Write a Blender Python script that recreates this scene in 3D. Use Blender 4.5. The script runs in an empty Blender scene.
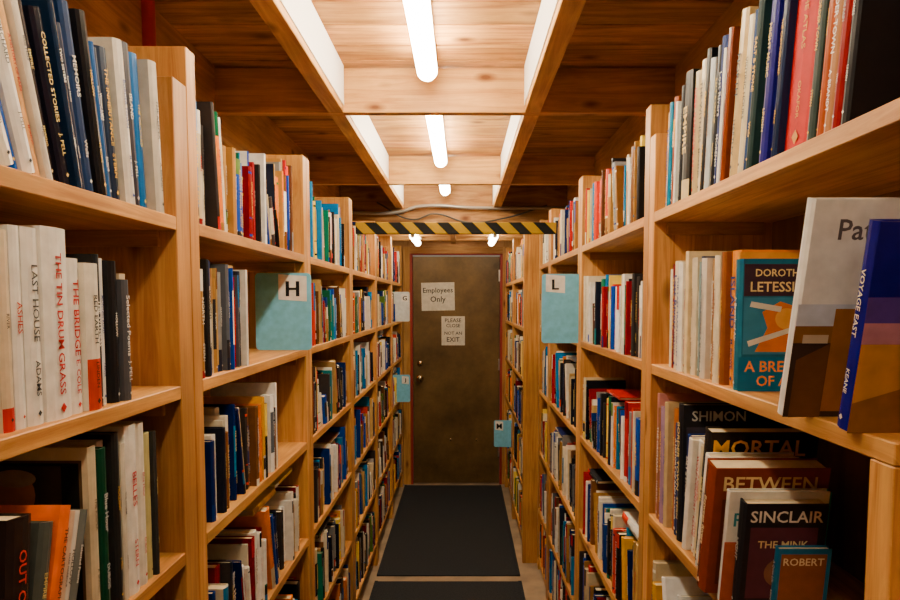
import bpy, math, random
from mathutils import Vector
R = random.Random(11)
D = bpy.data
S = bpy.context.scene

# ------------------------------------------------------------------ materials
def newmat(name):
    m = D.materials.new(name); m.use_nodes = True
    nt = m.node_tree
    b = nt.nodes['Principled BSDF']
    return m, nt, b
def plain(name, col, rough=0.6, metal=0.0, emit=0, noise=0.0, nscale=8, bump=0.0, ecol=None, spec=.5):
    m, nt, b = newmat(name)
    b.inputs['Base Color'].default_value = (*col, 1)
    b.inputs['Roughness'].default_value = rough
    b.inputs['Metallic'].default_value = metal
    b.inputs['Specular IOR Level'].default_value = spec
    if emit:
        b.inputs['Emission Color'].default_value = (*(ecol or col), 1)
        b.inputs['Emission Strength'].default_value = emit
    if noise:
        tc = nt.nodes.new('ShaderNodeTexCoord'); n = nt.nodes.new('ShaderNodeTexNoise')
        n.inputs['Scale'].default_value = nscale; n.inputs['Detail'].default_value = 6
        nt.links.new(tc.outputs['Object'], n.inputs['Vector'])
        r = nt.nodes.new('ShaderNodeValToRGB')
        r.color_ramp.elements[0].position = 0.3; r.color_ramp.elements[1].position = 0.7
        r.color_ramp.elements[0].color = (*[c * (1 - noise) for c in col], 1)
        r.color_ramp.elements[1].color = (*[min(1, c * (1 + noise)) for c in col], 1)
        nt.links.new(n.outputs['Fac'], r.inputs['Fac']); nt.links.new(r.outputs['Color'], b.inputs['Base Color'])
        if bump:
            bp = nt.nodes.new('ShaderNodeBump'); bp.inputs['Strength'].default_value = bump; bp.inputs['Distance'].default_value = 0.004
            nt.links.new(n.outputs['Fac'], bp.inputs['Height']); nt.links.new(bp.outputs['Normal'], b.inputs['Normal'])
    return m
def wood(name, c1, c2, rough=0.5, knots=True, gs=22, kn=(3.2, 7.5), ksz=.15, spec=.25):
    m, nt, b = newmat(name); N = nt.nodes; L = nt.links
    uv = N.new('ShaderNodeUVMap'); uv.uv_map = 'UVMap'
    mp = N.new('ShaderNodeMapping'); mp.inputs['Scale'].default_value = (1.3, gs, 1)
    L.new(uv.outputs['UV'], mp.inputs['Vector'])
    n = N.new('ShaderNodeTexNoise'); n.inputs['Scale'].default_value = 1.6; n.inputs['Detail'].default_value = 8; n.inputs['Roughness'].default_value = 0.7; n.inputs['Distortion'].default_value = 0.9
    L.new(mp.outputs['Vector'], n.inputs['Vector'])
    r = N.new('ShaderNodeValToRGB'); r.color_ramp.elements[0].position = 0.37; r.color_ramp.elements[1].position = 0.60
    r.color_ramp.elements[0].color = (*c2, 1); r.color_ramp.elements[1].color = (*c1, 1)
    L.new(n.outputs['Fac'], r.inputs['Fac'])
    at = N.new('ShaderNodeAttribute'); at.attribute_name = 'Col'
    mx = N.new('ShaderNodeMix'); mx.data_type = 'RGBA'; mx.blend_type = 'MULTIPLY'; mx.inputs[0].default_value = 1
    L.new(r.outputs['Color'], mx.inputs[6]); L.new(at.outputs['Color'], mx.inputs[7])
    # large soft stains / handling wear
    n2 = N.new('ShaderNodeTexNoise'); n2.inputs['Scale'].default_value = 3.5; n2.inputs['Detail'].default_value = 5
    L.new(uv.outputs['UV'], n2.inputs['Vector'])
    mw = N.new('ShaderNodeMapRange'); mw.inputs['From Min'].default_value = .3; mw.inputs['From Max'].default_value = .7; mw.inputs['To Min'].default_value = .68; mw.inputs['To Max'].default_value = 1.12
    L.new(n2.outputs['Fac'], mw.inputs['Value'])
    mx2 = N.new('ShaderNodeMix'); mx2.data_type = 'RGBA'; mx2.blend_type = 'MULTIPLY'; mx2.inputs[0].default_value = 1
    L.new(mx.outputs[2], mx2.inputs[6]); L.new(mw.outputs['Result'], mx2.inputs[7])
    out = mx2.outputs[2]
    if knots:
        mp2 = N.new('ShaderNodeMapping'); mp2.inputs['Scale'].default_value = (*kn, 1)
        L.new(uv.outputs['UV'], mp2.inputs['Vector'])
        v = N.new('ShaderNodeTexVoronoi'); v.inputs['Scale'].default_value = 1.0
        L.new(mp2.outputs['Vector'], v.inputs['Vector'])
        mr = N.new('ShaderNodeMapRange'); mr.inputs['From Min'].default_value = 0.04; mr.inputs['From Max'].default_value = ksz
        L.new(v.outputs['Distance'], mr.inputs['Value'])
        mk = N.new('ShaderNodeMix'); mk.data_type = 'RGBA'
        L.new(mr.outputs['Result'], mk.inputs[0]); mk.inputs[6].default_value = (c2[0]*.3, c2[1]*.2, c2[2]*.15, 1)
        L.new(out, mk.inputs[7]); out = mk.outputs[2]
    L.new(out, b.inputs['Base Color'])
    b.inputs['Roughness'].default_value = rough
    b.inputs['Specular IOR Level'].default_value = spec
    bp = N.new('ShaderNodeBump'); bp.inputs['Strength'].default_value = 0.15; bp.inputs['Distance'].default_value = 0.003
    L.new(n.outputs['Fac'], bp.inputs['Height']); L.new(bp.outputs['Normal'], b.inputs['Normal'])
    return m
M_shelf = wood('pine_shelf', (0.62, 0.31, 0.075), (0.39, 0.155, 0.030), 0.42, True, 26)
M_beam = wood('pine_beam', (0.66, 0.36, 0.105), (0.43, 0.195, 0.045), 0.5, True, 20)
M_ceil = wood('plank_ceiling', (0.66, 0.36, 0.115), (0.33, 0.14, 0.034), 0.6, True, 14, kn=(4.2, 6.5), ksz=.2)
M_dark = wood('plywood_back', (0.24, 0.115, 0.036), (0.15, 0.062, 0.017), 0.6, False, 10)
def bookmat():
    m, nt, b = newmat('book_cover_print'); N = nt.nodes; L = nt.links
    at = N.new('ShaderNodeAttribute'); at.attribute_name = 'Col'
    tc = N.new('ShaderNodeTexCoord'); n = N.new('ShaderNodeTexNoise'); n.inputs['Scale'].default_value = 45; n.inputs['Detail'].default_value = 6
    L.new(tc.outputs['Object'], n.inputs['Vector'])
    mr = N.new('ShaderNodeMapRange'); mr.inputs['From Min'].default_value = .3; mr.inputs['From Max'].default_value = .7; mr.inputs['To Min'].default_value = 0.84; mr.inputs['To Max'].default_value = 1.06
    L.new(n.outputs['Fac'], mr.inputs['Value'])
    mx = N.new('ShaderNodeMix'); mx.data_type = 'RGBA'; mx.blend_type = 'MULTIPLY'; mx.inputs[0].default_value = 1
    L.new(at.outputs['Color'], mx.inputs[6]); L.new(mr.outputs['Result'], mx.inputs[7])
    hs = N.new('ShaderNodeHueSaturation'); hs.inputs['Saturation'].default_value = 1.08; hs.inputs['Value'].default_value = .97
    L.new(mx.outputs[2], hs.inputs['Color'])
    L.new(hs.outputs['Color'], b.inputs['Base Color'])
    L.new(at.outputs['Alpha'], b.inputs['Roughness'])
    b.inputs['Specular IOR Level'].default_value = .16
    return m
M_book = bookmat()

# ------------------------------------------------------------------ mesh builder
class MB:
    def __init__(s): s.v = []; s.f = []; s.c = []; s.uv = []; s.mi = []
    def raw(s, vs, fs, col, mi=0, uvs=None):
        o = len(s.v); s.v += [tuple(p) for p in vs]
        a = col if len(col) == 4 else (*col, 0.45)
        s.c += [a] * len(vs)
        for k, f in enumerate(fs):
            s.f.append(tuple(i + o for i in f)); s.mi.append(mi)
            s.uv.append(uvs[k] if uvs else [(0, 0)] * len(f))
    def box(s, x0, x1, y0, y1, z0, z1, mi=0, tint=None, ax=None):
        vs = [(x, y, z) for x in (x0, x1) for y in (y0, y1) for z in (z0, z1)]
        fs = [(0, 1, 3, 2), (4, 6, 7, 5), (0, 4, 5, 1), (2, 3, 7, 6), (0, 2, 6, 4), (1, 5, 7, 3)]
        dims = (x1 - x0, y1 - y0, z1 - z0)
        if ax is None: ax = dims.index(max(dims))
        o1, o2 = R.uniform(0, 30), R.uniform(0, 30)
        others = [i for i in range(3) if i != ax]
        uvs = [[(vs[i][ax] + o1, vs[i][others[0]] + vs[i][others[1]] + o2) for i in f] for f in fs]
        if tint is None: tint = R.uniform(0.84, 1.14)
        col = tint if isinstance(tint, tuple) else (tint, tint * R.uniform(.96, 1.02), tint * R.uniform(.92, 1.04))
        s.raw(vs, fs, (*col, 0.5), mi, uvs)
    def obj(s, name, mats, bevel=0, parent=None, smooth=False):
        me = D.meshes.new(name); me.from_pydata(s.v, [], s.f)
        for m in mats: me.materials.append(m)
        ca = me.color_attributes.new('Col', 'FLOAT_COLOR', 'POINT')
        flat = [x for c in s.c for x in c]; ca.data.foreach_set('color', flat)
        ul = me.uv_layers.new(name='UVMap')
        ul.data.foreach_set('uv', [x for f in s.uv for p in f for x in p])
        me.polygons.foreach_set('material_index', s.mi)
        if smooth: me.polygons.foreach_set('use_smooth', [True] * len(s.f))
        me.update()
        ob = D.objects.new(name, me); S.collection.objects.link(ob)
        if bevel:
            md = ob.modifiers.new('bevel', 'BEVEL'); md.width = bevel; md.segments = 1; md.limit_method = 'ANGLE'
        if parent: ob.parent = parent
        return ob
def empty(name, loc=(0, 0, 0)):
    e = D.objects.new(name, None); S.collection.objects.link(e); e.location = loc; e.empty_display_size = 0.1
    return e

_tc = {}
def textmesh(st):
    if st in _tc: return _tc[st]
    cu = D.curves.new('t', 'FONT'); cu.body = st; cu.size = 1; cu.resolution_u = 2; cu.offset = 0.012
    ob = D.objects.new('t', cu); S.collection.objects.link(ob)
    dg = bpy.context.evaluated_depsgraph_get(); me = D.meshes.new_from_object(ob.evaluated_get(dg))
    vs = [(v.co.x, v.co.y) for v in me.vertices]; fs = [tuple(p.vertices) for p in me.polygons]
    D.objects.remove(ob); D.curves.remove(cu); D.meshes.remove(me)
    xs = [a for a, _ in vs]; ys = [b for _, b in vs]
    cx = (min(xs) + max(xs)) / 2; cy = (min(ys) + max(ys)) / 2
    vs = [(a - cx, b - cy) for a, b in vs]
    _tc[st] = (vs, fs, max(xs) - min(xs), max(ys) - min(ys))
    return _tc[st]

# ------------------------------------------------------------------ books
WHITE = [(.78,.74,.66), (.70,.63,.48), (.80,.78,.74), (.60,.50,.32), (.74,.69,.58)]
BLACK = [(.006,.006,.008), (.012,.010,.010), (.025,.02,.02), (.008,.010,.022)]
BLUE = [(.004,.025,.17), (.006,.05,.34), (.006,.14,.40), (.03,.18,.38), (.005,.014,.09)]
RED = [(.46,.006,.003), (.30,.004,.008), (.60,.03,.005), (.17,.006,.008)]
TAN = [(.36,.19,.06), (.18,.075,.025), (.48,.31,.12), (.10,.04,.016)]
GRN = [(.006,.10,.04), (.010,.17,.10), (.09,.16,.03), (.006,.16,.19)]
YEL = [(.78,.40,.012), (.74,.18,.006), (.80,.58,.11)]
GRY = [(.20,.20,.20), (.09,.10,.12), (.38,.38,.38)]
PAL = [(WHITE, 26), (BLACK, 21), (BLUE, 17), (RED, 12), (TAN, 12), (GRN, 7), (YEL, 6), (GRY, 5)]
PALW = [(WHITE, 50), (BLACK, 17), (BLUE, 10), (RED, 7), (TAN, 8), (GRN, 3), (YEL, 3), (GRY, 4)]
def pick(pal):
    g = R.choices([p[0] for p in pal], [p[1] for p in pal])[0]
    c = R.choice(g); k = R.uniform(.8, 1.15)
    return tuple(min(.85, x * k) for x in c)
TITLES = ["THE LONG WINTER", "COLLECTED STORIES", "A HISTORY OF RAIN", "MIDNIGHT ROAD", "THE ORCHARD", "Letters Home", "ISLAND", "SALT & STONE",
 "THE GLASS RIVER", "Winter Light", "NORTH", "Selected Poems", "THE KEEPER", "DARK HARBOUR", "The Painter", "ASHES", "FIRST LIGHT", "A Quiet Life",
 "THE LAST TRAIN", "RED EARTH", "HOLLOW", "Summer House", "THE CARTOGRAPHER", "BORDER TOWN", "GARDENS", "THE BRIDGE", "Blue Hour", "TWO SISTERS",
 "THE WITNESS", "Paper Boats", "EMPIRE", "NIGHT MUSIC", "WOLF COUNTRY", "THE INHERITANCE", "Lost Rivers", "THE STORM", "MEMOIRS", "VOYAGE"]
AUTH = ["HARTLEY", "M. ROWE", "LINDEN", "CARVER", "J. PELL", "OKAFOR", "STERN", "Wells", "A. BRANDT", "MORENO", "KEANE", "DUBOIS"]
PAGE = (.66, .54, .34, .8)

def lum(c): return .3 * c[0] + .6 * c[1] + .1 * c[2]
def contrast(c):
    if lum(c) > .3: return R.choice([(.02,.02,.02), (.02,.02,.02), (.5,.02,.02), (.03,.06,.25), (.2,.08,.03)])
    return R.choice([(.85,.82,.75), (.75,.72,.65), (.80,.50,.10), (.80,.62,.22), (.6,.6,.6)])

def book(mb, side, face, Y0, z, t, h, d, col, sb=.015, lean=0.0, yaw=0.0, title=None, auth=None, tcol=None, band=None, lod=0, cover=(), gloss=None, tscale=None, panel=None):
    if tscale is None: tscale = R.choice([.26, .32, .38, .46, .55])
    cs, sn = math.cos(lean), math.sin(lean)
    lift = t * abs(sn) if lean < 0 else 0
    cy, sy = math.cos(yaw), math.sin(yaw)
    def T(x, y, zz):
        a = x * cs - zz * sn; c = x * sn + zz * cs + lift
        a, b = a * cy - y * sy, a * sy + y * cy
        if side < 0: return (face - sb - b, Y0 + a, z + c)
        return (face + sb + b, Y0 - a, z + c)
    g = gloss if gloss is not None else R.choice([.25, .3, .4, .6])
    c4 = (*col, g)
    e = min(.005, t * .18); ct = .0022
    P = [(0, d), (0, e), (.22 * t, e * .35), (.5 * t, 0), (.78 * t, e * .35), (t, e), (t, d)]
    Q = [(ct, d), (ct, e + .001), (.25 * t, e + .001), (.5 * t, e + .001), (.75 * t, e + .001), (t - ct, e + .001), (t - ct, d)]
    vs = [T(a, b, 0) for a, b in P] + [T(a, b, h) for a, b in P] + [T(a, b, 0) for a, b in Q] + [T(a, b, h) for a, b in Q]
    fs = []
    for i in range(6):
        fs += [(i, i + 1, i + 8, i + 7), (14 + i + 1, 14 + i, 21 + i, 21 + i + 1), (7 + i, 8 + i, 22 + i, 21 + i), (i + 1, i, 14 + i, 15 + i)]
    fs += [(0, 7, 21, 14), (6, 20, 27, 13)]
    mb.raw(vs, fs, c4)
    i0, i1 = ct, t - ct
    bx = [(x, y, zz) for x in (i0, i1) for y in (e + .001, d - .003) for zz in (.003, h - .003)]
    mb.raw([T(*p) for p in bx], [(0, 1, 3, 2), (4, 6, 7, 5), (0, 4, 5, 1), (2, 3, 7, 6), (0, 2, 6, 4), (1, 5, 7, 3)], PAGE)
    def strip(z0, z1, colr, off=.0004, a=1, b=5):
        n = b - a + 1
        mb.raw([T(P[i][0], P[i][1] - off, z0) for i in range(a, b + 1)] + [T(P[i][0], P[i][1] - off, z1) for i in range(a, b + 1)],
               [(i, i + 1, i + 1 + n, i + n) for i in range(n - 1)], (*colr, g))
    if band:
        for z0, z1, cc in band: strip(z0 * h, z1 * h, cc)
    tc = tcol or contrast(panel or col)
    if title and lod == 0:
        def put(st, zc, maxl, sz):
            vs2, f2, w, hh = textmesh(st)
            k = min(sz, maxl / w)
            mb.raw([T(.5 * t + b * k, -.0009, zc - a * k) for a, b in vs2], f2, (*tc, .5))
        if auth:
            put(title, h * .62, h * .50, t * tscale * 1.25); put(auth, h * .24, h * .22, t * tscale)
        else:
            put(title, h * .55, h * .74, t * tscale * 1.25)
        if t > .014:
            q = t * .12; zz = h * .06
            mb.raw([T(.5*t, -.0009, zz - q), T(.5*t + q, -.0009, zz), T(.5*t, -.0009, zz + q), T(.5*t - q, -.0009, zz)], [(0, 1, 2, 3)], (*tc, .5))
    elif title:
        zc = h * R.uniform(.5, .65); l = h * R.uniform(.18, .3); w = t * R.uniform(.10, .18)
        mb.raw([T(.5*t - w, -.0008, zc - l), T(.5*t + w, -.0008, zc - l), T(.5*t + w, -.0008, zc + l), T(.5*t - w, -.0008, zc + l)], [(0, 1, 2, 3)], (*[.6*a+.4*b for a, b in zip(tc, panel or col)], .5))
        if R.random() < .6:
            zc = h * .15; l = h * .05
            mb.raw([T(.5*t - w*1.4, -.0008, zc - l), T(.5*t + w*1.4, -.0008, zc - l), T(.5*t + w*1.4, -.0008, zc + l), T(.5*t - w*1.4, -.0008, zc + l)], [(0, 1, 2, 3)], (*tc, .5))
    k = 0
    for it in cover:
        k += 1; off = .0003 * k
        def C(u, zz):
            return T(-off, u, zz) if side < 0 else T(t + off, u, zz)
        if it[0] == 'rect':
            _, u0, z0, u1, z1, cc = it
            mb.raw([C(u0*d, z0*h), C(u1*d, z0*h), C(u1*d, z1*h), C(u0*d, z1*h)], [(0, 1, 2, 3)], (*cc, g))
        elif it[0] == 'poly':
            _, pts, cc = it
            mb.raw([C(a*d, b*h) for a, b in pts], [tuple(range(len(pts)))], (*cc, g))
        elif it[0] == 'oval':
            _, uc, zc, ru, rz, cc = it
            mb.raw([C((uc + ru*math.cos(q*math.pi/10))*d, (zc + rz*math.sin(q*math.pi/10))*h) for q in range(20)], [tuple(range(20))], (*cc, g))
        else:
            _, st, uc, zc, w, cc = it
            vs2, f2, tw, th = textmesh(st); kk = w * d / tw; sg = -1 if side < 0 else 1
            mb.raw([C(uc*d + sg*a*kk, zc*h + b*kk) for a, b in vs2], f2, (*cc, .5))

def rbook(pal, hlo, hhi, depth):
    t = R.choice([R.uniform(.007, .014), R.uniform(.012, .024), R.uniform(.018, .038)])
    return dict(t=t, h=R.uniform(hlo, hhi), d=min(depth - .03, R.uniform(.13, .19)), col=pick(pal))
def deco(b, lod):
    b['title'] = R.choice(TITLES) if R.random() < .95 else None
    b['auth'] = R.choice(AUTH) if R.random() < .6 else None
    r = R.random(); c2 = pick(PAL)
    b.pop('band', None); b.pop('panel', None)
    if r < .14: b['band'] = [(0, R.uniform(.08, .3), c2)]
    elif r < .26: z = R.uniform(.55, .8); b['band'] = [(z, 1, c2)]
    elif r < .36: b['band'] = [(.25, .78, c2)]; b['panel'] = c2
    elif r < .44: b['band'] = [(.90, .93, c2), (.06, .09, c2), (.30, .315, c2)]
    elif r < .52: b['band'] = [(0, .07, c2), (.80, 1, pick(PAL))]
    elif r < .60: b['band'] = [(0, .12, c2), (.12, .26, pick(PAL)), (.26, .29, pick(PAL))]
    b['lod'] = lod
def fill(mb, side, face, Ya, Yb, z, gap, depth, lod, pal=PAL, full=1.0, h=None, flat=False):
    L = (Yb - Ya) * full; s = .004
    hl, hh = h or (gap * .58, min(.27, gap * .86))
    org = Ya if side < 0 else Yb
    tops = []
    def put(b, s, lean=0):
        deco(b, lod); b2 = dict(b)
        tops.append((s - b['h'] * math.sin(lean), s + b['t'] + .002, b['h'] * math.cos(lean) + b['t'] * math.sin(lean)))
        book(mb, side, face, org + s if side < 0 else org - s, z, sb=max(.002, R.gauss(.014, .012)), lean=lean, yaw=0, **b2)
    while s < L - .02:
        n = R.randint(3, 11)
        hc = R.uniform(hl + .01, hh)
        for _ in range(n):
            b = rbook(pal, max(hl, hc - .05), min(hh, hc + .02), depth)
            if R.random() < .06:
                for _ in range(R.randint(2, 4)):
                    if s + b['t'] > L: break
                    put(dict(b), s); s += b['t'] + .0006
                continue
            if s + b['t'] > L: s = L; break
            put(b, s); s += b['t'] + R.choice([.0005, .001, .002])
        if s < L - .14 and R.random() < .75:
            th = math.radians(R.uniform(4, 15)); b = rbook(pal, hl, hh, depth)
            s += b['h'] * math.sin(th)
            for _ in range(R.randint(2, 7)):
                if s + b['t'] / math.cos(th) > L: break
                put(b, s, th); s += b['t'] / math.cos(th) + .0008
                b = rbook(pal, b['h'] - .03, b['h'], depth)
            s += .003
    if flat and L > .5:   # a few books laid flat on top of the row
        for _ in range(R.choice([1, 1, 2])):
            b = rbook(pal, .18, .23, depth); s1 = R.uniform(b['h'] + .02, L - .03); s0 = s1 - b['h']
            top = max([q[2] for q in tops if q[1] > s0 and q[0] < s1] or [0])
            if top and top + b['t'] + .004 < gap:
                deco(b, lod)
                book(mb, side, face, org + s1 if side < 0 else org - s1, z + top + .0005, sb=.02, lean=math.pi / 2, **b)
                tops.append((s0, s1, top + b['t']))
def custom(mb, side, face, start, z, lst, depth=.17):
    s = 0
    for it in lst:
        it = dict(it); th = math.radians(it.pop('lean', 0)); gp = it.pop('gap', 0); s += gp
        it.setdefault('d', depth); it.setdefault('sb', R.uniform(.004, .022))
        if 'title' not in it: it['title'] = R.choice(TITLES); it['auth'] = R.choice(AUTH + [None])
        book(mb, side, face, start + s if side < 0 else start - s, z, lean=th, **it)
        s += it['t'] / math.cos(th) + .0008
    return s

# ------------------------------------------------------------------ bookcases
LX, RX, RFX = -.52, .46, .375
WL, WR = -.90, .78
LLEV = [1.775, 1.465, 1.15, .82, .49, .16]
RLEV = [1.835, 1.47, 1.10, .73, .38, .08]
def bookcase(side, face, depth, Ya, Yb, levels, top, u0=.045, u1=.045, near_top=None, st=.025):
    mb = MB(); bk = face + side * depth
    xa, xb = min(face, bk), max(face, bk)
    mb.box(xa, xb, Ya, Ya + u0, 0, near_top or top, ax=2)
    mb.box(xa, xb, Yb - u1, Yb, 0, top, ax=2)
    for z in levels:
        ya, yb = Ya + u0, Yb - u1
        if near_top and z > near_top: ya = Ya
        mb.box(xa, xb, ya, yb, z - st, z)
    zt = top - .03
    mb.box(min(bk, bk - side * .006), max(bk, bk - side * .006), Ya, Yb, .03, zt, mi=1, ax=2, tint=1.0)
    for z in levels:
        if z > .3:
            for yy in ((Ya + u0, Ya + u0 + .012), (Yb - u1 - .012, Yb - u1)):
                if near_top and z > near_top and yy[0] < Ya + .2: continue
                mb.box(xa + .03, xb - .03, yy[0], yy[1], z - st - .03, z - st, tint=.85)
    mb.obj('bookcase', [M_shelf, M_dark], bevel=.0015)

left = [(-.62, .40), (.40, 1.350), (1.353, 2.37), (2.373, 3.30), (3.303, 4.25), (4.253, 5.19), (5.193, 6.08)]
for i, (a, b) in enumerate(left):
    u1 = .062 if i == 1 else .045
    bookcase(-1, LX, .31, a, b, LLEV, 2.025 if i == 1 else 2.10, u1=u1)
    mb = MB(); lod = 0 if b < 2.5 else 1
    for k, z in enumerate(LLEV):
        gap = (2.09 - z) if k == 0 else LLEV[k - 1] - .025 - z
        if i == 1 and k < 3: continue
        ya, yb = a + .047, b - u1 - .002
        h = (.18, .275) if k == 0 else (.165, .25)
        if i == 1 and k > 3: lod = 1
        if i == 2 and k == 1:
            fill(mb, -1, LX, ya, 1.79, z, gap, .31, 0, h=(.20, .25)); continue
        if i == 3 and k == 1:
            fill(mb, -1, LX, ya, yb, z, gap, .31, 1, full=.95, h=h); continue
        fl = R.choice([1, 1, .97, .93, .85])
        if i == 2 and k == 2: fl = .66
        fill(mb, -1, LX, ya, yb, z, gap, .31, lod, full=fl, h=h, flat=(R.random() < .45))
    if i == 1:
        W1, W2 = (.80,.77,.70), (.74,.69,.58); K = (.010,.010,.012)
        z = LLEV[0]
        cols = [(.03,.025,.02), (.5,.42,.3), (.03,.03,.04), (.04,.04,.05), (.76,.7,.55), (.012,.012,.014), (.78,.75,.66), (.012,.012,.012), (.76,.70,.58), (.004,.07,.38), (.80,.76,.70), (.82,.48,.22),
                (.66,.60,.50), (.03,.02,.02), (.008,.008,.016), (.008,.02,.05), (.006,.012,.04), (.01,.03,.10), (.008,.008,.010), (.008,.08,.28), (.02,.03,.06), (.008,.02,.05), (.66,.62,.54), (.02,.02,.03), (.01,.11,.33), (.52,.48,.40)]
        n = len(cols); lst = []
        for q, c in enumerate(cols):
            ln = 28 - 25 * (q / n)
            lst.append(dict(t=R.choice([.014, .020, .026, .032]) if q != 9 else .02, h=R.uniform(.215, .26), col=c, lean=ln, tscale=R.choice([.25, .3, .4])))
        tot = sum(l['t'] / math.cos(math.radians(l['lean'])) + .0008 for l in lst)
        custom(mb, -1, LX, 1.262 - tot, z, lst)
        z = LLEV[1]
        lst = [dict(t=.03, h=.23, col=K), dict(t=.04, h=.24, col=W2), dict(t=.035, h=.24, col=K), dict(t=.05, h=.235, col=W1), dict(t=.04, h=.24, col=(.6,.5,.35)),
               dict(t=.022, h=.24, col=(.62,.5,.35), band=[(0, .12, (.5,.03,.02))], tcol=(.02,.02,.02), title="RIVER"),
               dict(t=.02, h=.247, col=W1, title="ASHES", tcol=(.45,.05,.02)),
               dict(t=.034, h=.247, col=W1, title="LAST HOUSE", auth="ADAMS", tcol=(.05,.05,.05), tscale=.4),
               dict(t=.056, h=.252, col=W1, title="THE TIN DRUM", auth="GRASS", tcol=(.50,.012,.005), tscale=.60),
               dict(t=.034, h=.215, col=W1, title="THE BRIDGE", auth="E. COLE", tcol=(.5,.03,.02), tscale=.45), dict(t=.036, h=.21, col=W2, band=[(.0,.35,(.5,.06,.03))], panel=W2, tscale=.3),
               dict(t=.016, h=.225, col=K), dict(t=.022, h=.22, col=(.75,.75,.72)), dict(t=.026, h=.218, col=K, title="HOLLOW"), dict(t=.022, h=.19, col=(.07,.07,.08)), dict(t=.018, h=.2, col=(.62,.52,.36))]
        tot = sum(l['t'] + .0008 for l in lst); custom(mb, -1, LX, 1.132 - tot, z, lst)
        z = LLEV[2]
        fill(mb, -1, LX, a + .05, .70, z, .3, .31, 0, h=(.2, .24))
        lst = [dict(t=.022, h=.262, col=(.62,.53,.36), sb=.012, d=.21, cover=[('rect', .06, .06, .97, .93, (.10,.06,.03)), ('rect', .08, .08, .95, .915, (.006,.005,.004)), ('rect', .20, .30, .85, .90, (.05,.035,.022)), ('oval', .52, .74, .14, .13, (.50,.27,.15)),
                    ('oval', .52, .83, .15, .05, (.38,.34,.3)), ('poly', [(.28,.49),(.76,.49),(.66,.62),(.38,.62)], (.08,.07,.07))]),
               dict(t=.020, h=.255, col=(.006,.05,.025)), dict(t=.018, h=.262, col=(.75,.7,.6)), dict(t=.022, h=.27, col=(.015,.015,.015)),
               dict(t=.014, h=.25, col=(.62,.58,.48)), dict(t=.038, h=.275, col=W1, title="BELLES", auth="STERN", tscale=.4), dict(t=.030, h=.272, col=(.74,.70,.6)),
               dict(t=.02, h=.25, col=(.5,.45,.2)), dict(t=.012, h=.25, col=(.03,.03,.03))]
        custom(mb, -1, LX, .988, z, lst)
        lst = [dict(t=.045, h=.222, col=(.02,.012,.01), lean=-6, title="OUT OF TUNE", tcol=(.6,.04,.02), tscale=.34, sb=-.015, cover=[('rect', .1,.1,.9,.9,(.08,.04,.025)), ('text','TUNE',.45,.7,.6,(.6,.06,.03))]),
               dict(t=.030, h=.200, col=(.07,.08,.07), lean=-13, sb=-.01), dict(t=.024, h=.212, col=(.88,.15,.004), lean=-16, tcol=(.02,.02,.02), tscale=.35, sb=-.01),
               dict(t=.014, h=.200, col=(.7,.5,.35), lean=-17, sb=-.005), dict(t=.018, h=.195, col=(.75,.72,.65), lean=-18, sb=0), dict(t=.02, h=.19, col=(.14,.15,.14), lean=-18, sb=0)]
        custom(mb, -1, LX, .745, z, lst)
    mb.obj('row_of_books', [M_book])

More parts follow.
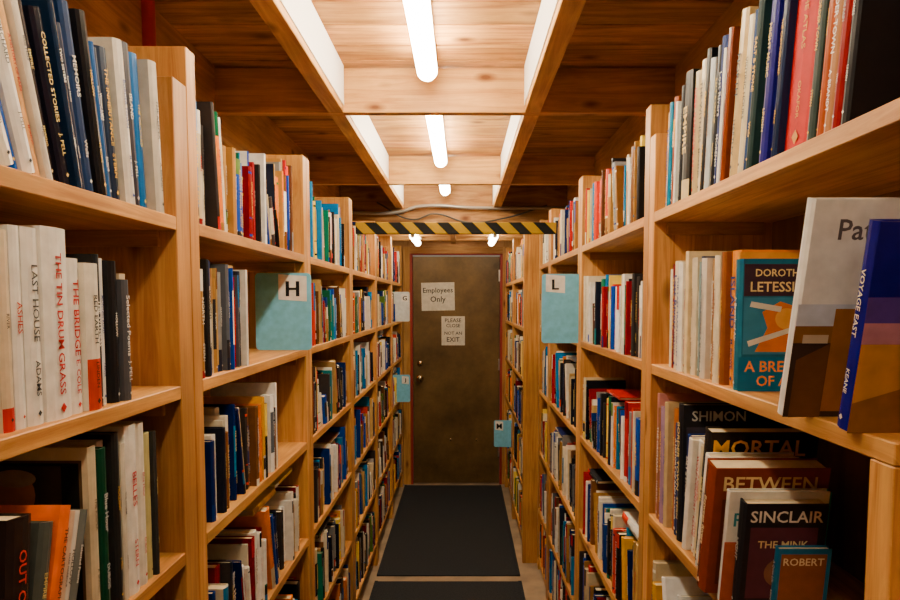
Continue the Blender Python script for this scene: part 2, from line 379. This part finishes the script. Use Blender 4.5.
right = [(-.28, .70), (.735, 1.74), (1.743, 2.75), (2.753, 3.70), (3.703, 4.19)]
for i, (a, b) in enumerate(right):
    bookcase(1, RX, .29, a, b, RLEV, 2.10 if i != 1 else 2.02, near_top=(1.444 if i == 1 else None))
    mb = MB(); lod = 0 if b < 2.8 else 1
    for k, z in enumerate(RLEV):
        if i == 1 and k < 3: continue
        gap = (2.09 - z) if k == 0 else RLEV[k - 1] - .025 - z
        ya, yb = a + .047, b - .047
        h = (.18, .245) if k == 0 else (.18, .28)
        if k == 1 and i in (2, 3): h = (.19, .25)
        fill(mb, 1, RX, ya, yb, z, gap, .29, lod, pal=PALW if (k == 1 and i == 2) else PAL, full=R.choice([1, 1, .97, .92]), h=h, flat=(k > 1 and R.random() < .6))
    if i == 1:
        W1, W2 = (.78,.75,.68), (.72,.62,.44); K = (.008,.008,.010)
        z = RLEV[0]
        lst = [dict(t=.03, h=.22, col=(.66,.50,.28)), dict(t=.022, h=.235, col=(.02,.16,.27)), dict(t=.026, h=.24, col=(.26,.06,.02), band=[(.55,.8,(.8,.42,.05))]), dict(t=.012, h=.225, col=W1),
               dict(t=.03, h=.235, col=(.36,.46,.44)), dict(t=.016, h=.245, col=K), dict(t=.05, h=.262, col=(.010,.008,.007), band=[(.0,.16,(.60,.48,.25))], title="EMPIRE", tcol=(.72,.52,.2), tscale=.5), dict(t=.034, h=.25, col=(.45,.34,.17)),
               dict(t=.028, h=.262, col=W2), dict(t=.014, h=.25, col=(.006,.08,.25)), dict(t=.022, h=.265, col=K), dict(t=.024, h=.24, col=(.50,.54,.56)), dict(t=.018, h=.255, col=K),
               dict(t=.030, h=.262, col=(.005,.02,.12)), dict(t=.012, h=.235, col=W1), dict(t=.02, h=.262, col=(.20,.04,.01)), dict(t=.02, h=.262, col=K), dict(t=.034, h=.27, col=(.60,.43,.2)), dict(t=.026, h=.25, col=(.74,.64,.42), title="VISITING HOURS", tcol=(.05,.05,.05), tscale=.4),
               dict(t=.016, h=.25, col=(.006,.04,.14)), dict(t=.022, h=.26, col=(.006,.025,.025)), dict(t=.026, h=.235, col=W1), dict(t=.026, h=.265, col=(.02,.016,.18)), dict(t=.020, h=.26, col=(.01,.02,.06)),
               dict(t=.085, h=.285, col=(.48,.004,.001), title="THE ATLAS", auth="OKAFOR", tcol=(.55,.25,.05), tscale=.15, gloss=.6),
               dict(t=.02, h=.25, col=(.03,.05,.045)), dict(t=.018, h=.24, col=(.4,.10,.04)), dict(t=.022, h=.24, col=(.42,.20,.09)), dict(t=.02, h=.25, col=(.34,.19,.1)), dict(t=.02, h=.25, col=(.25,.02,.02)), dict(t=.02, h=.25, col=K)]
        for l in lst: l['lean'] = -3
        for l in lst[9:]: l['lean'] = -6
        for l in lst[17:]: l['lean'] = -8
        s_ = 0; out = []
        for l in lst:
            s_ += l['t'] / math.cos(math.radians(l['lean'])) + .0008
            if s_ < .925: out.append(l)
        custom(mb, 1, RX, 1.675, z, out)
        z = RLEV[1]
        lst = [dict(t=.014, h=.225, col=(.75,.68,.5)), dict(t=.034, h=.235, col=(.18,.012,.012)), dict(t=.04, h=.24, col=W2), dict(t=.03, h=.235, col=W1), dict(t=.026, h=.25, col=(.62,.46,.24)), dict(t=.018, h=.255, col=(.66,.54,.33)),
               dict(t=.03, h=.24, col=(.62,.53,.38)), dict(t=.028, h=.23, col=(.22,.30,.30)), dict(t=.012, h=.24, col=(.04,.06,.12)), dict(t=.026, h=.235, col=(.64,.58,.50)), dict(t=.022, h=.232, col=(.40,.22,.08)), dict(t=.028, h=.235, col=(.48,.27,.10)),
               dict(t=.026, h=.235, col=W2), dict(t=.022, h=.24, col=(.24,.08,.025)), dict(t=.04, h=.24, col=(.70,.24,.03), d=.20), dict(t=.012, h=.235, col=(.62,.28,.06), d=.2),
               dict(t=.030, h=.222, col=(.02,.12,.19), sb=.004, d=.135, title="A Breath of Air", cover=[
                   ('rect', .05, .72, .97, .96, (.04,.018,.03)), ('text', 'DOROTHY', .5, .895, .62, (.78,.60,.28)), ('text', 'LETESSIER', .5, .79, .74, (.78,.60,.28)),
                   ('rect', .05, .28, .97, .71, (.05,.19,.30)), ('poly', [(.2,.3),(.35,.48),(.28,.6),(.5,.68),(.8,.62),(.72,.45),(.85,.3)], (.58,.17,.035)), ('oval', .58, .55, .14, .08, (.72,.36,.10)), ('poly', [(.12,.34),(.9,.50),(.92,.54),(.1,.38)], (.65,.6,.5)), ('poly', [(.12,.64),(.5,.60),(.52,.64),(.14,.68)], (.65,.6,.5)),
                   ('rect', .0, .0, 1, .26, (.01,.13,.25)), ('text', 'A BREATH', .5, .19, .86, (.85,.22,.015)), ('text', 'OF AIR', .5, .08, .55, (.85,.22,.015))])]
        tot = sum(l['t'] + .0008 for l in lst); custom(mb, 1, RX, 1.172 + tot, z, lst)
        book(mb, 1, RX, .932, z, .022, .280, .215, (.80,.78,.73), sb=-.040, lean=-math.radians(13), title=None, gloss=.3, cover=[
            ('text', 'Pat', .27, .87, .20, (.12,.10,.10)), ('text', 'and Light', .70, .87, .46, (.12,.10,.10)), ('rect', 0, 0, 1, .42, (.05,.03,.02)), ('rect', 0, .42, 1, .54, (.58,.62,.70)), ('rect', .0, .36, 1, .44, (.26,.12,.035)),
            ('poly', [(.22,.03),(.62,.03),(.62,.60),(.45,.62),(.34,.52),(.22,.52)], (.36,.15,.04)), ('poly', [(.34,.1),(.50,.1),(.50,.44),(.34,.40)], (.55,.28,.09)), ('poly', [(.03,.0),(.22,.0),(.22,.36),(.03,.28)], (.14,.06,.025)), ('poly', [(.05,.36),(.2,.36),(.2,.40),(.05,.40)], (.55,.42,.28))])
        book(mb, 1, RX, .826, z, .030, .240, .18, (.018,.015,.17), sb=-.018, lean=-math.radians(12), title="VOYAGE EAST", auth="KEANE", tcol=(.7,.6,.45), tscale=.32, gloss=.25, cover=[
            ('rect', .0, .66, 1, 1, (.02,.018,.20)), ('rect', 0, .54, 1, .66, (.10,.06,.28)), ('rect', 0, .44, 1, .54, (.42,.20,.26)), ('rect', 0, 0, 1, .44, (.50,.23,.02)), ('poly', [(0,0),(1,0),(1,.18),(.4,.25),(0,.15)], (.26,.11,.012)), ('oval', .3, .52, .05, .03, (.9,.72,.45))])
        z = RLEV[2]
        lst = [dict(t=.016, h=.30, col=(.5,.22,.2)), dict(t=.028, h=.27, col=(.3,.12,.05)), dict(t=.03, h=.275, col=(.30,.19,.30)), dict(t=.024, h=.29, col=(.5,.37,.2)), dict(t=.026, h=.28, col=(.42,.14,.04)), dict(t=.04, h=.25, col=(.015,.03,.13)),
               dict(t=.03, h=.30, col=(.012,.012,.016), d=.23, sb=.01, cover=[('text', 'SHIMON', .35, .92, .5, (.6,.58,.5)), ('rect', .05, .2, .95, .84, (.04,.035,.05))]),
               dict(t=.024, h=.24, col=(.010,.03,.17), lean=-3), dict(t=.022, h=.242, col=W1, lean=-8), dict(t=.026, h=.242, col=W1, lean=-8), dict(t=.016, h=.238, col=(.66,.56,.36), lean=-8),
               dict(t=.034, h=.276, col=(.02,.016,.014), lean=-9, d=.21, sb=.01, title="MORTAL", cover=[('text', 'MORTAL', .47, .885, .84, (.88,.45,.02)), ('rect', .06, .1, .94, .76, (.07,.03,.012))]),
               dict(t=.024, h=.235, col=W1, lean=-11, sb=.0), dict(t=.022, h=.228, col=(.70,.58,.36), lean=-11, sb=-.005), dict(t=.024, h=.222, col=W1, lean=-11), dict(t=.018, h=.235, col=(.18,.015,.015), lean=-11, sb=-.01),
               dict(t=.046, h=.240, col=(.22,.045,.022), lean=-10, d=.2, sb=-.03, title="Between Rivers", tcol=(.75,.6,.35), cover=[('text', 'BETWEEN', .5, .88, .80, (.84,.60,.26)), ('rect', .1, .08, .9, .76, (.12,.028,.014)), ('rect', .16, .14, .84, .70, (.30,.075,.025)), ('text', 'RIVERS', .5, .4, .5, (.82,.66,.38))]),
               dict(t=.016, h=.20, col=(.01,.28,.34), lean=-9, sb=0), dict(t=.014, h=.205, col=(.76,.74,.68), lean=-9, sb=-.012, cover=[('text','REAL',.3,.75,.45,(.05,.25,.28)), ('rect',.0,.0,.55,.55,(.45,.12,.06))]),
               dict(t=.028, h=.190, col=(.012,.011,.014), lean=-8, d=.14, sb=.005, title="NIGHT", cover=[('text', 'SINCLAIR', .52, .88, .86, (.78,.75,.66)), ('rect', .1, .1, .9, .78, (.08,.025,.04)), ('text', 'THE MINK', .5, .62, .6, (.78,.6,.3)), ('oval', .5, .35, .2, .14, (.2,.1,.06))]),
               dict(t=.014, h=.115, col=(.03,.16,.32), lean=-8, sb=.06, d=.09, cover=[('rect', .08,.08,.92,.92,(.24,.09,.035)), ('text','ROBERT',.5,.8,.75,(.75,.65,.4))])]
        custom(mb, 1, RX, 1.685, z, lst)
    mb.obj('row_of_books', [M_book])

farright = [(4.25, 5.18), (5.183, 6.08)]
for i, (a, b) in enumerate(farright):
    bookcase(1, RFX, .29, a, b, LLEV, 2.08)
    mb = MB()
    for k, z in enumerate(LLEV):
        fill(mb, 1, RFX, a + .047, b - .047, z, .3, .29, 1, h=(.18, .26))
    mb.obj('row_of_books', [M_book])

# ------------------------------------------------------------------ shell
YB, YF = -2.4, 6.15
M_conc = plain('concrete_floor', (.28, .20, .12), .7, noise=.3, nscale=7, bump=.2)
mb = MB(); mb.box(WL - .1, WR + .1, YB, YF + .1, -.06, 0); mb.obj('floor', [M_conc])
M_wall = wood('plywood_wall', (.50, .27, .09), (.36, .17, .05), .55, True, 9)
for nm, x0, x1 in (('wall_left', WL - .05, WL), ('wall_right', WR, WR + .05)):
    mb = MB()
    y = YB
    while y < YF:
        mb.box(x0, x1, y, min(YF, y + 1.2) - .003, 0, 2.47, ax=1); y += 1.2
    mb.obj(nm, [M_wall])
mb = MB(); mb.box(WL, WR, YB - .05, YB, 0, 2.47, ax=2); mb.obj('wall_back', [M_wall])
DX0, DX1, DZ = -.455, .355, 2.04
mb = MB()
mb.box(WL, DX0, YF, YF + .08, 0, 2.47); mb.box(DX1, WR, YF, YF + .08, 0, 2.47); mb.box(DX0, DX1, YF, YF + .08, DZ, 2.47, ax=0)
mb.obj('wall_front', [M_wall])
mb = MB(); y = YB
while y < 5.0:
    w = R.choice([.125, .145, .165]); w = min(w, 5.02 - y)
    t = R.uniform(.66, 1.12)
    mb.box(WL, WR, y, y + w - .008, 2.445, 2.47, ax=0, tint=(t, t * R.uniform(.88, 1), t * R.uniform(.76, 1)))
    y += w
mb.box(WL, WR, YB, 5.02, 2.4705, 2.48, mi=1, tint=.3)
mb.obj('ceiling', [M_ceil, M_dark])
mb = MB(); y = 5.06
while y < YF - .01:
    w = min(.15, YF - y); mb.box(WL, WR, y, y + w - .003, 2.185, 2.20, ax=0); y += w
mb.box(WL, WR, 5.02, 5.06, 2.13, 2.47, ax=0, tint=.6)
for yy in (5.45, 5.85): mb.box(WL, WR, yy, yy + .035, 2.13, 2.185, ax=0)
mb.box(-.09, -.05, 5.06, YF, 2.12, 2.185, ax=1)
mb.obj('ceiling', [M_ceil])
JY = [-2.0, -.50, 1.00, 2.51, 4.0]
for y in JY:
    mb = MB(); mb.box(WL + .0, WR, y, y + .04, 2.283, 2.436, ax=0, tint=1.0); mb.obj('ceiling_joist', [M_beam], bevel=.002)
edges = [YB] + JY + [5.02]
for x0 in (-.47, .22):
    mb = MB()
    for q in range(len(edges) - 1):
        ya = edges[q] + (.04 if q else 0); yb = edges[q + 1]
        mb.box(x0, x0 + .055, ya, yb, 2.283, 2.445, ax=1, tint=1.05)
    mb.obj('ceiling_beam', [M_beam], bevel=.002)
for x0 in (WL, WR - .035):
    mb = MB()
    for q in range(len(edges) - 1):
        ya = edges[q] + (.04 if q else 0); yb = edges[q + 1]
        mb.box(x0, x0 + .035, ya, yb, 2.20, 2.445, ax=1, tint=.9)
    mb.obj('wall_header_beam', [M_beam], bevel=.002)
M_white = plain('beam_glare_white', (.88, .86, .80), .35)  # overexposed tube light on the beams' inner faces, put into the colour
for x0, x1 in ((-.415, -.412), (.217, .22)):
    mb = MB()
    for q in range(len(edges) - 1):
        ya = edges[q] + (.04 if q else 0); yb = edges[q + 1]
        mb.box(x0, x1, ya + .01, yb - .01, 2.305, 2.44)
    mb.obj('painted_glare_strip', [M_white])  # thin added strips that paint the tube glare on the beam sides
# fluorescent lights
EC = (1, .85, .62)
M_tube = plain('fluorescent_tube', (1, .95, .85), .3, emit=66, ecol=EC)
M_tube1 = plain('fluorescent_tube_fill', (1, .95, .85), .3, emit=36, ecol=EC)  # dimmer emission for the unseen tubes added as fill
M_tube2 = plain('fluorescent_tube_small', (1, .95, .85), .3, emit=28, ecol=EC)
M_fix = plain('fixture_enamel', (.80, .78, .72), .4)
M_cap = plain('tube_cap_metal', (.6, .6, .6), .3, metal=1)
def tube(x, y0, y1, z, r=.030, zc=2.445, tm=None):
    e = empty('fluorescent_light', (x, (y0 + y1) / 2, z))
    def cyl(name, ya, yb, rr, mat, rnd=False):
        mb = MB(); n = 16
        prof = [(ya, rr), (yb, rr)] if not rnd else [(ya, rr * .3), (ya + rr * .35, rr * .8), (ya + rr, rr), (yb - rr, rr), (yb - rr * .35, rr * .8), (yb, rr * .3)]
        vs = [(rad * math.cos(2*math.pi*k/n), yy - (y0+y1)/2, rad * math.sin(2*math.pi*k/n)) for yy, rad in prof for k in range(n)]
        fs = [(s*n + k, s*n + (k+1) % n, (s+1)*n + (k+1) % n, (s+1)*n + k) for s in range(len(prof)-1) for k in range(n)]
        fs += [tuple(range(n)), tuple(range((len(prof)-1)*n, len(prof)*n))]
        mb.raw(vs, fs, (1, 1, 1)); o = mb.obj(name, [mat], parent=e, smooth=rnd)
    cyl('tube', y0 + .02, y1 - .02, r, tm or M_tube, True)
    cyl('cap_1', y0 + .002, y0 + .024, r * .6, M_cap); cyl('cap_2', y1 - .024, y1 - .002, r * .6, M_cap)
    mb = MB(); hy = (y1 - y0) / 2
    mb.box(-.03, .03, -hy, hy, r + .006, zc - z)
    for s in (-1, 1): mb.box(-.015, .015, min(s*hy, s*(hy-.012)), max(s*hy, s*(hy-.012)), -.01, r + .008)
    mb.obj('housing', [M_fix], parent=e, bevel=.002)
tube(-.115, -1.85, -.62, 2.385, tm=M_tube1)  # out of view behind the camera, added as fill light
tube(-.115, -.38, .90, 2.385, tm=M_tube1)  # unseen tube overhead, also added for fill
tube(-.115, 1.15, 2.42, 2.380, r=.034)
tube(-.115, 2.62, 3.90, 2.380, r=.034)
tube(-.115, 4.10, 4.90, 2.380, r=.034)
tube(-.36, 5.12, 5.80, 2.10, .026, 2.185, M_tube2)
tube(.24, 5.12, 5.80, 2.10, .026, 2.185, M_tube2)

# hazard striped header beam
m, nt, b = newmat('hazard_tape'); N = nt.nodes; L = nt.links
tc = N.new('ShaderNodeTexCoord'); sp = N.new('ShaderNodeSeparateXYZ'); L.new(tc.outputs['Object'], sp.inputs[0])
ad = N.new('ShaderNodeMath'); ad.operation = 'ADD'; L.new(sp.outputs['X'], ad.inputs[0]); L.new(sp.outputs['Z'], ad.inputs[1])
ml = N.new('ShaderNodeMath'); ml.operation = 'MULTIPLY'; ml.inputs[1].default_value = 8.5; L.new(ad.outputs[0], ml.inputs[0])
fr = N.new('ShaderNodeMath'); fr.operation = 'FRACT'; L.new(ml.outputs[0], fr.inputs[0])
gt = N.new('ShaderNodeMath'); gt.operation = 'GREATER_THAN'; gt.inputs[1].default_value = .5; L.new(fr.outputs[0], gt.inputs[0])
mx = N.new('ShaderNodeMix'); mx.data_type = 'RGBA'; L.new(gt.outputs[0], mx.inputs[0]); mx.inputs[6].default_value = (.008, .008, .008, 1); mx.inputs[7].default_value = (.30, .18, .002, 1)
L.new(mx.outputs[2], b.inputs['Base Color']); b.inputs['Roughness'].default_value = .6; b.inputs['Specular IOR Level'].default_value = .1
M_haz = m
mb = MB(); mb.box(-.52, .46, 3.45, 3.485, 1.952, 2.008); mb.obj('hazard_striped_beam', [M_haz], bevel=.002)

def pipe(name, pts, r, mat):
    cu = D.curves.new(name, 'CURVE'); cu.dimensions = '3D'; cu.bevel_depth = r; cu.bevel_resolution = 3
    sp = cu.splines.new('BEZIER'); sp.bezier_points.add(len(pts) - 1)
    for p, q in zip(sp.bezier_points, pts):
        p.co = q; p.handle_left_type = p.handle_right_type = 'AUTO'
    ob = D.objects.new(name, cu); S.collection.objects.link(ob); cu.materials.append(mat)
M_pipe = plain('grey_conduit', (.30, .28, .25), .4, metal=.6)
M_cable = plain('black_cable', (.03, .03, .03), .5)
pipe('electrical_conduit', [(WL + .05, 4.98, 2.25), (-.45, 4.98, 2.25), (-.3, 4.98, 2.29), (.1, 4.98, 2.28), (WR - .05, 4.98, 2.28)], .012, M_pipe)
pipe('electrical_cable', [(-.6, 4.99, 2.32), (-.35, 4.99, 2.20), (-.2, 4.99, 2.24), (.05, 4.99, 2.18), (.3, 4.99, 2.21), (.6, 4.99, 2.30)], .006, M_cable)
pipe('red_sprinkler_pipe', [(-.862, 1.97, .0), (-.862, 1.97, 1.2), (-.862, 1.97, 2.44)], .024, plain('red_pipe_paint', (.50, .012, .006), .4))

M_mat = plain('black_rubber_mat', (.015, .017, .020), .85, noise=.5, nscale=120, bump=.5, spec=.25)
for ya, yb in ((4.04, 6.08), (1.2, 3.95), (-1.8, 1.1)):
    mb = MB(); mb.box(-.505, .345, ya, yb, 0, .008)
    mb.box(-.505, -.485, ya, yb, .0081, .011); mb.box(.325, .345, ya, yb, .0081, .011)
    mb.obj('floor_mat', [M_mat], bevel=.003)

# ------------------------------------------------------------------ door
m, nt, b = newmat('bronze_metal_door'); N = nt.nodes; L = nt.links
tc = N.new('ShaderNodeTexCoord'); n = N.new('ShaderNodeTexNoise'); n.inputs['Scale'].default_value = 2.4; n.inputs['Detail'].default_value = 9; n.inputs['Roughness'].default_value = .68
L.new(tc.outputs['Object'], n.inputs['Vector'])
r = N.new('ShaderNodeValToRGB'); r.color_ramp.elements[0].position = .34; r.color_ramp.elements[1].position = .68
r.color_ramp.elements[0].color = (.062, .037, .011, 1); r.color_ramp.elements[1].color = (.19, .118, .036, 1)
L.new(n.outputs['Fac'], r.inputs['Fac']); L.new(r.outputs['Color'], b.inputs['Base Color']); b.inputs['Roughness'].default_value = .38; b.inputs['Metallic'].default_value = .3
M_door = m
M_red = plain('red_door_trim', (.27, .014, .006), .5)
M_brass = plain('brass_knob', (.55, .42, .22), .25, metal=1)
de = empty('door_1', (0, YF, 0))
mb = MB(); mb.box(DX0 + .025, DX1 - .025, .0, .045, .01, DZ - .025); mb.obj('panel', [M_door], bevel=.003, parent=de)
mb = MB(); mb.box(DX0, DX0 + .022, -.02, .07, 0, DZ); mb.box(DX1 - .022, DX1, -.02, .07, 0, DZ); mb.box(DX0, DX1, -.02, .07, DZ - .010, DZ); mb.obj('red_frame', [M_red], parent=de, bevel=.002)
mb = MB()
def lathe(mb, prof, cx, cz, n=20):
    vs = [(cx + rr*math.cos(2*math.pi*k/n), yy, cz + rr*math.sin(2*math.pi*k/n)) for yy, rr in prof for k in range(n)]
    fs = [(s*n+k, s*n+(k+1) % n, (s+1)*n+(k+1) % n, (s+1)*n+k) for s in range(len(prof)-1) for k in range(n)] + [tuple(range((len(prof)-1)*n, len(prof)*n))]
    mb.raw(vs, fs, (1, 1, 1))
lathe(mb, [(0, .034), (-.006, .034), (-.010, .015), (-.035, .013), (-.042, .025), (-.055, .03), (-.068, .026), (-.074, .012)], DX0 + .085, .95)
lathe(mb, [(0, .024), (-.008, .024), (-.012, .018)], DX0 + .085, 1.08)
mb.obj('knob', [M_brass], parent=de, smooth=True)
mb = MB()
for hz in (.25, 1.02, 1.8): mb.box(DX1 - .035, DX1 - .018, -.012, .0, hz, hz + .10)
mb.obj('hinges', [M_cap], parent=de)
mb = MB()
for bx_ in (-.10, .13):
    lathe(mb, [(0, .012), (-.006, .011), (-.008, .004)], bx_, .40, 10)
mb.obj('bolts', [M_brass], parent=de)
for k, (x0, x1, z0, z1) in enumerate(((DX0 - .06, DX0, 0, DZ + .06), (DX1, DX1 + .06, 0, DZ + .06), (DX0, DX1, DZ, DZ + .06))):
    mb = MB(); mb.box(x0, x1, YF - .02, YF, z0, z1, tint=.8); mb.obj('trim_%d' % (k + 1), [M_beam], bevel=.002)

M_paint = M_book
def flat_sign(name, x0, x1, z0, z1, y, lines, col=(.66, .62, .52), rot=0):
    mb = MB(); cx, cz = (x0+x1)/2, (z0+z1)/2; ca, sa = math.cos(rot), math.sin(rot)
    def P(x, z, yy): 
        dx, dz = x - cx, z - cz
        return (cx + dx*ca - dz*sa, yy, cz + dx*sa + dz*ca)
    vs = [P(x, z, yy) for yy in (y, y - .002) for x, z in ((x0, z0), (x1, z0), (x1, z1), (x0, z1))]
    mb.raw(vs, [(0,1,2,3),(4,5,6,7),(0,1,5,4),(1,2,6,5),(2,3,7,6),(3,0,4,7)], (*col, .6))
    for st, u, v, w in lines:
        vs2, f2, tw, th = textmesh(st); k = w*(x1-x0)/tw
        mb.raw([P(x0 + u*(x1-x0) + a*k, z0 + v*(z1-z0) + b_*k, y - .003) for a, b_ in vs2], f2, (.03, .03, .03, .6))
    return mb.obj(name, [M_paint])
flat_sign('employees_only_sign', -.355, -.065, 1.545, 1.79, YF - .001, [('Employees', .5, .70, .90), ('Only', .5, .38, .46)], rot=.02)
flat_sign('not_an_exit_sign', -.180, .025, 1.240, 1.495, YF - .001, [('PLEASE', .5, .86, .7), ('CLOSE', .5, .68, .6), ('NOT AN', .5, .42, .75), ('EXIT', .5, .2, .55)])

BLUEC = (.22, .55, .76)
def section_card(x0, x1, y, z0, z1, letter, lx0, lx1, lz0, lz1, lean=0.0, col=BLUEC, rot=.0):
    mb = MB()
    w = .006
    def P(x, z, yy): return (x, yy + (z - z0) * lean + (x - x0) * rot, z)
    rr = .012
    out = []
    for cx, cz, a0 in ((x0+rr, z0+rr, 180), (x1-rr, z0+rr, 270), (x1-rr, z1-rr, 0), (x0+rr, z1-rr, 90)):
        for k in range(4):
            a = math.radians(a0 + k*30); out.append((cx + rr*math.cos(a), cz + rr*math.sin(a)))
    n = len(out)
    mb.raw([P(a, b_, y) for a, b_ in out] + [P(a, b_, y + w) for a, b_ in out], [tuple(range(n)), tuple(range(n, 2*n))] + [(k, (k+1) % n, n + (k+1) % n, n + k) for k in range(n)], (*col, .35))
    q = [(lx0, lz0 + .006), (lx1, lz0), (lx1, lz1), (lx0, lz1 + .006)]
    mb.raw([P(a, b_, y - .001) for a, b_ in q], [(0,1,2,3)], (.78,.76,.70,.6))
    vs2, f2, tw, th = textmesh(letter); k = .60*(lz1-lz0)/th
    for dx in (-.0015, 0, .0015):
        mb.raw([P((lx0+lx1)/2 + a*k + dx, (lz0+lz1)/2 + b_*k, y - .002 - dx*.1) for a, b_ in vs2], f2, (.01,.01,.01,.6))
    mb.obj('section_divider_card', [M_book])
section_card(-.660, -.482, 2.24, 1.466, 1.712, 'H', -.585, -.495, 1.622, 1.702)
section_card(.315, .50, 2.765, 1.458, 1.73, 'L', .33, .405, 1.655, 1.722)
section_card(-.56, -.415, 5.55, 1.466, 1.70, 'G', -.48, -.425, 1.62, 1.68, col=(.62,.66,.66))
section_card(-.56, -.415, 5.56, .822, 1.04, 'J', -.48, -.425, .965, 1.025)
section_card(.25, .45, 5.40, .491, .70, 'M', .26, .32, .62, .69)

w = D.worlds.new('world'); S.world = w; w.use_nodes = True
w.node_tree.nodes['Background'].inputs[0].default_value = (.9, .75, .55, 1)
w.node_tree.nodes['Background'].inputs[1].default_value = .3
PITCH = math.radians(4)
cam = D.cameras.new('camera'); co = D.objects.new('camera', cam); S.collection.objects.link(co)
co.location = (0, 0, 1.62); co.rotation_euler = (math.radians(90) - PITCH, 0, 0)
cam.lens = 28; cam.sensor_width = 36; cam.shift_x = -12 / 900; cam.shift_y = (2 + 700 * math.tan(PITCH)) / 900; cam.clip_start = .02
S.camera = co
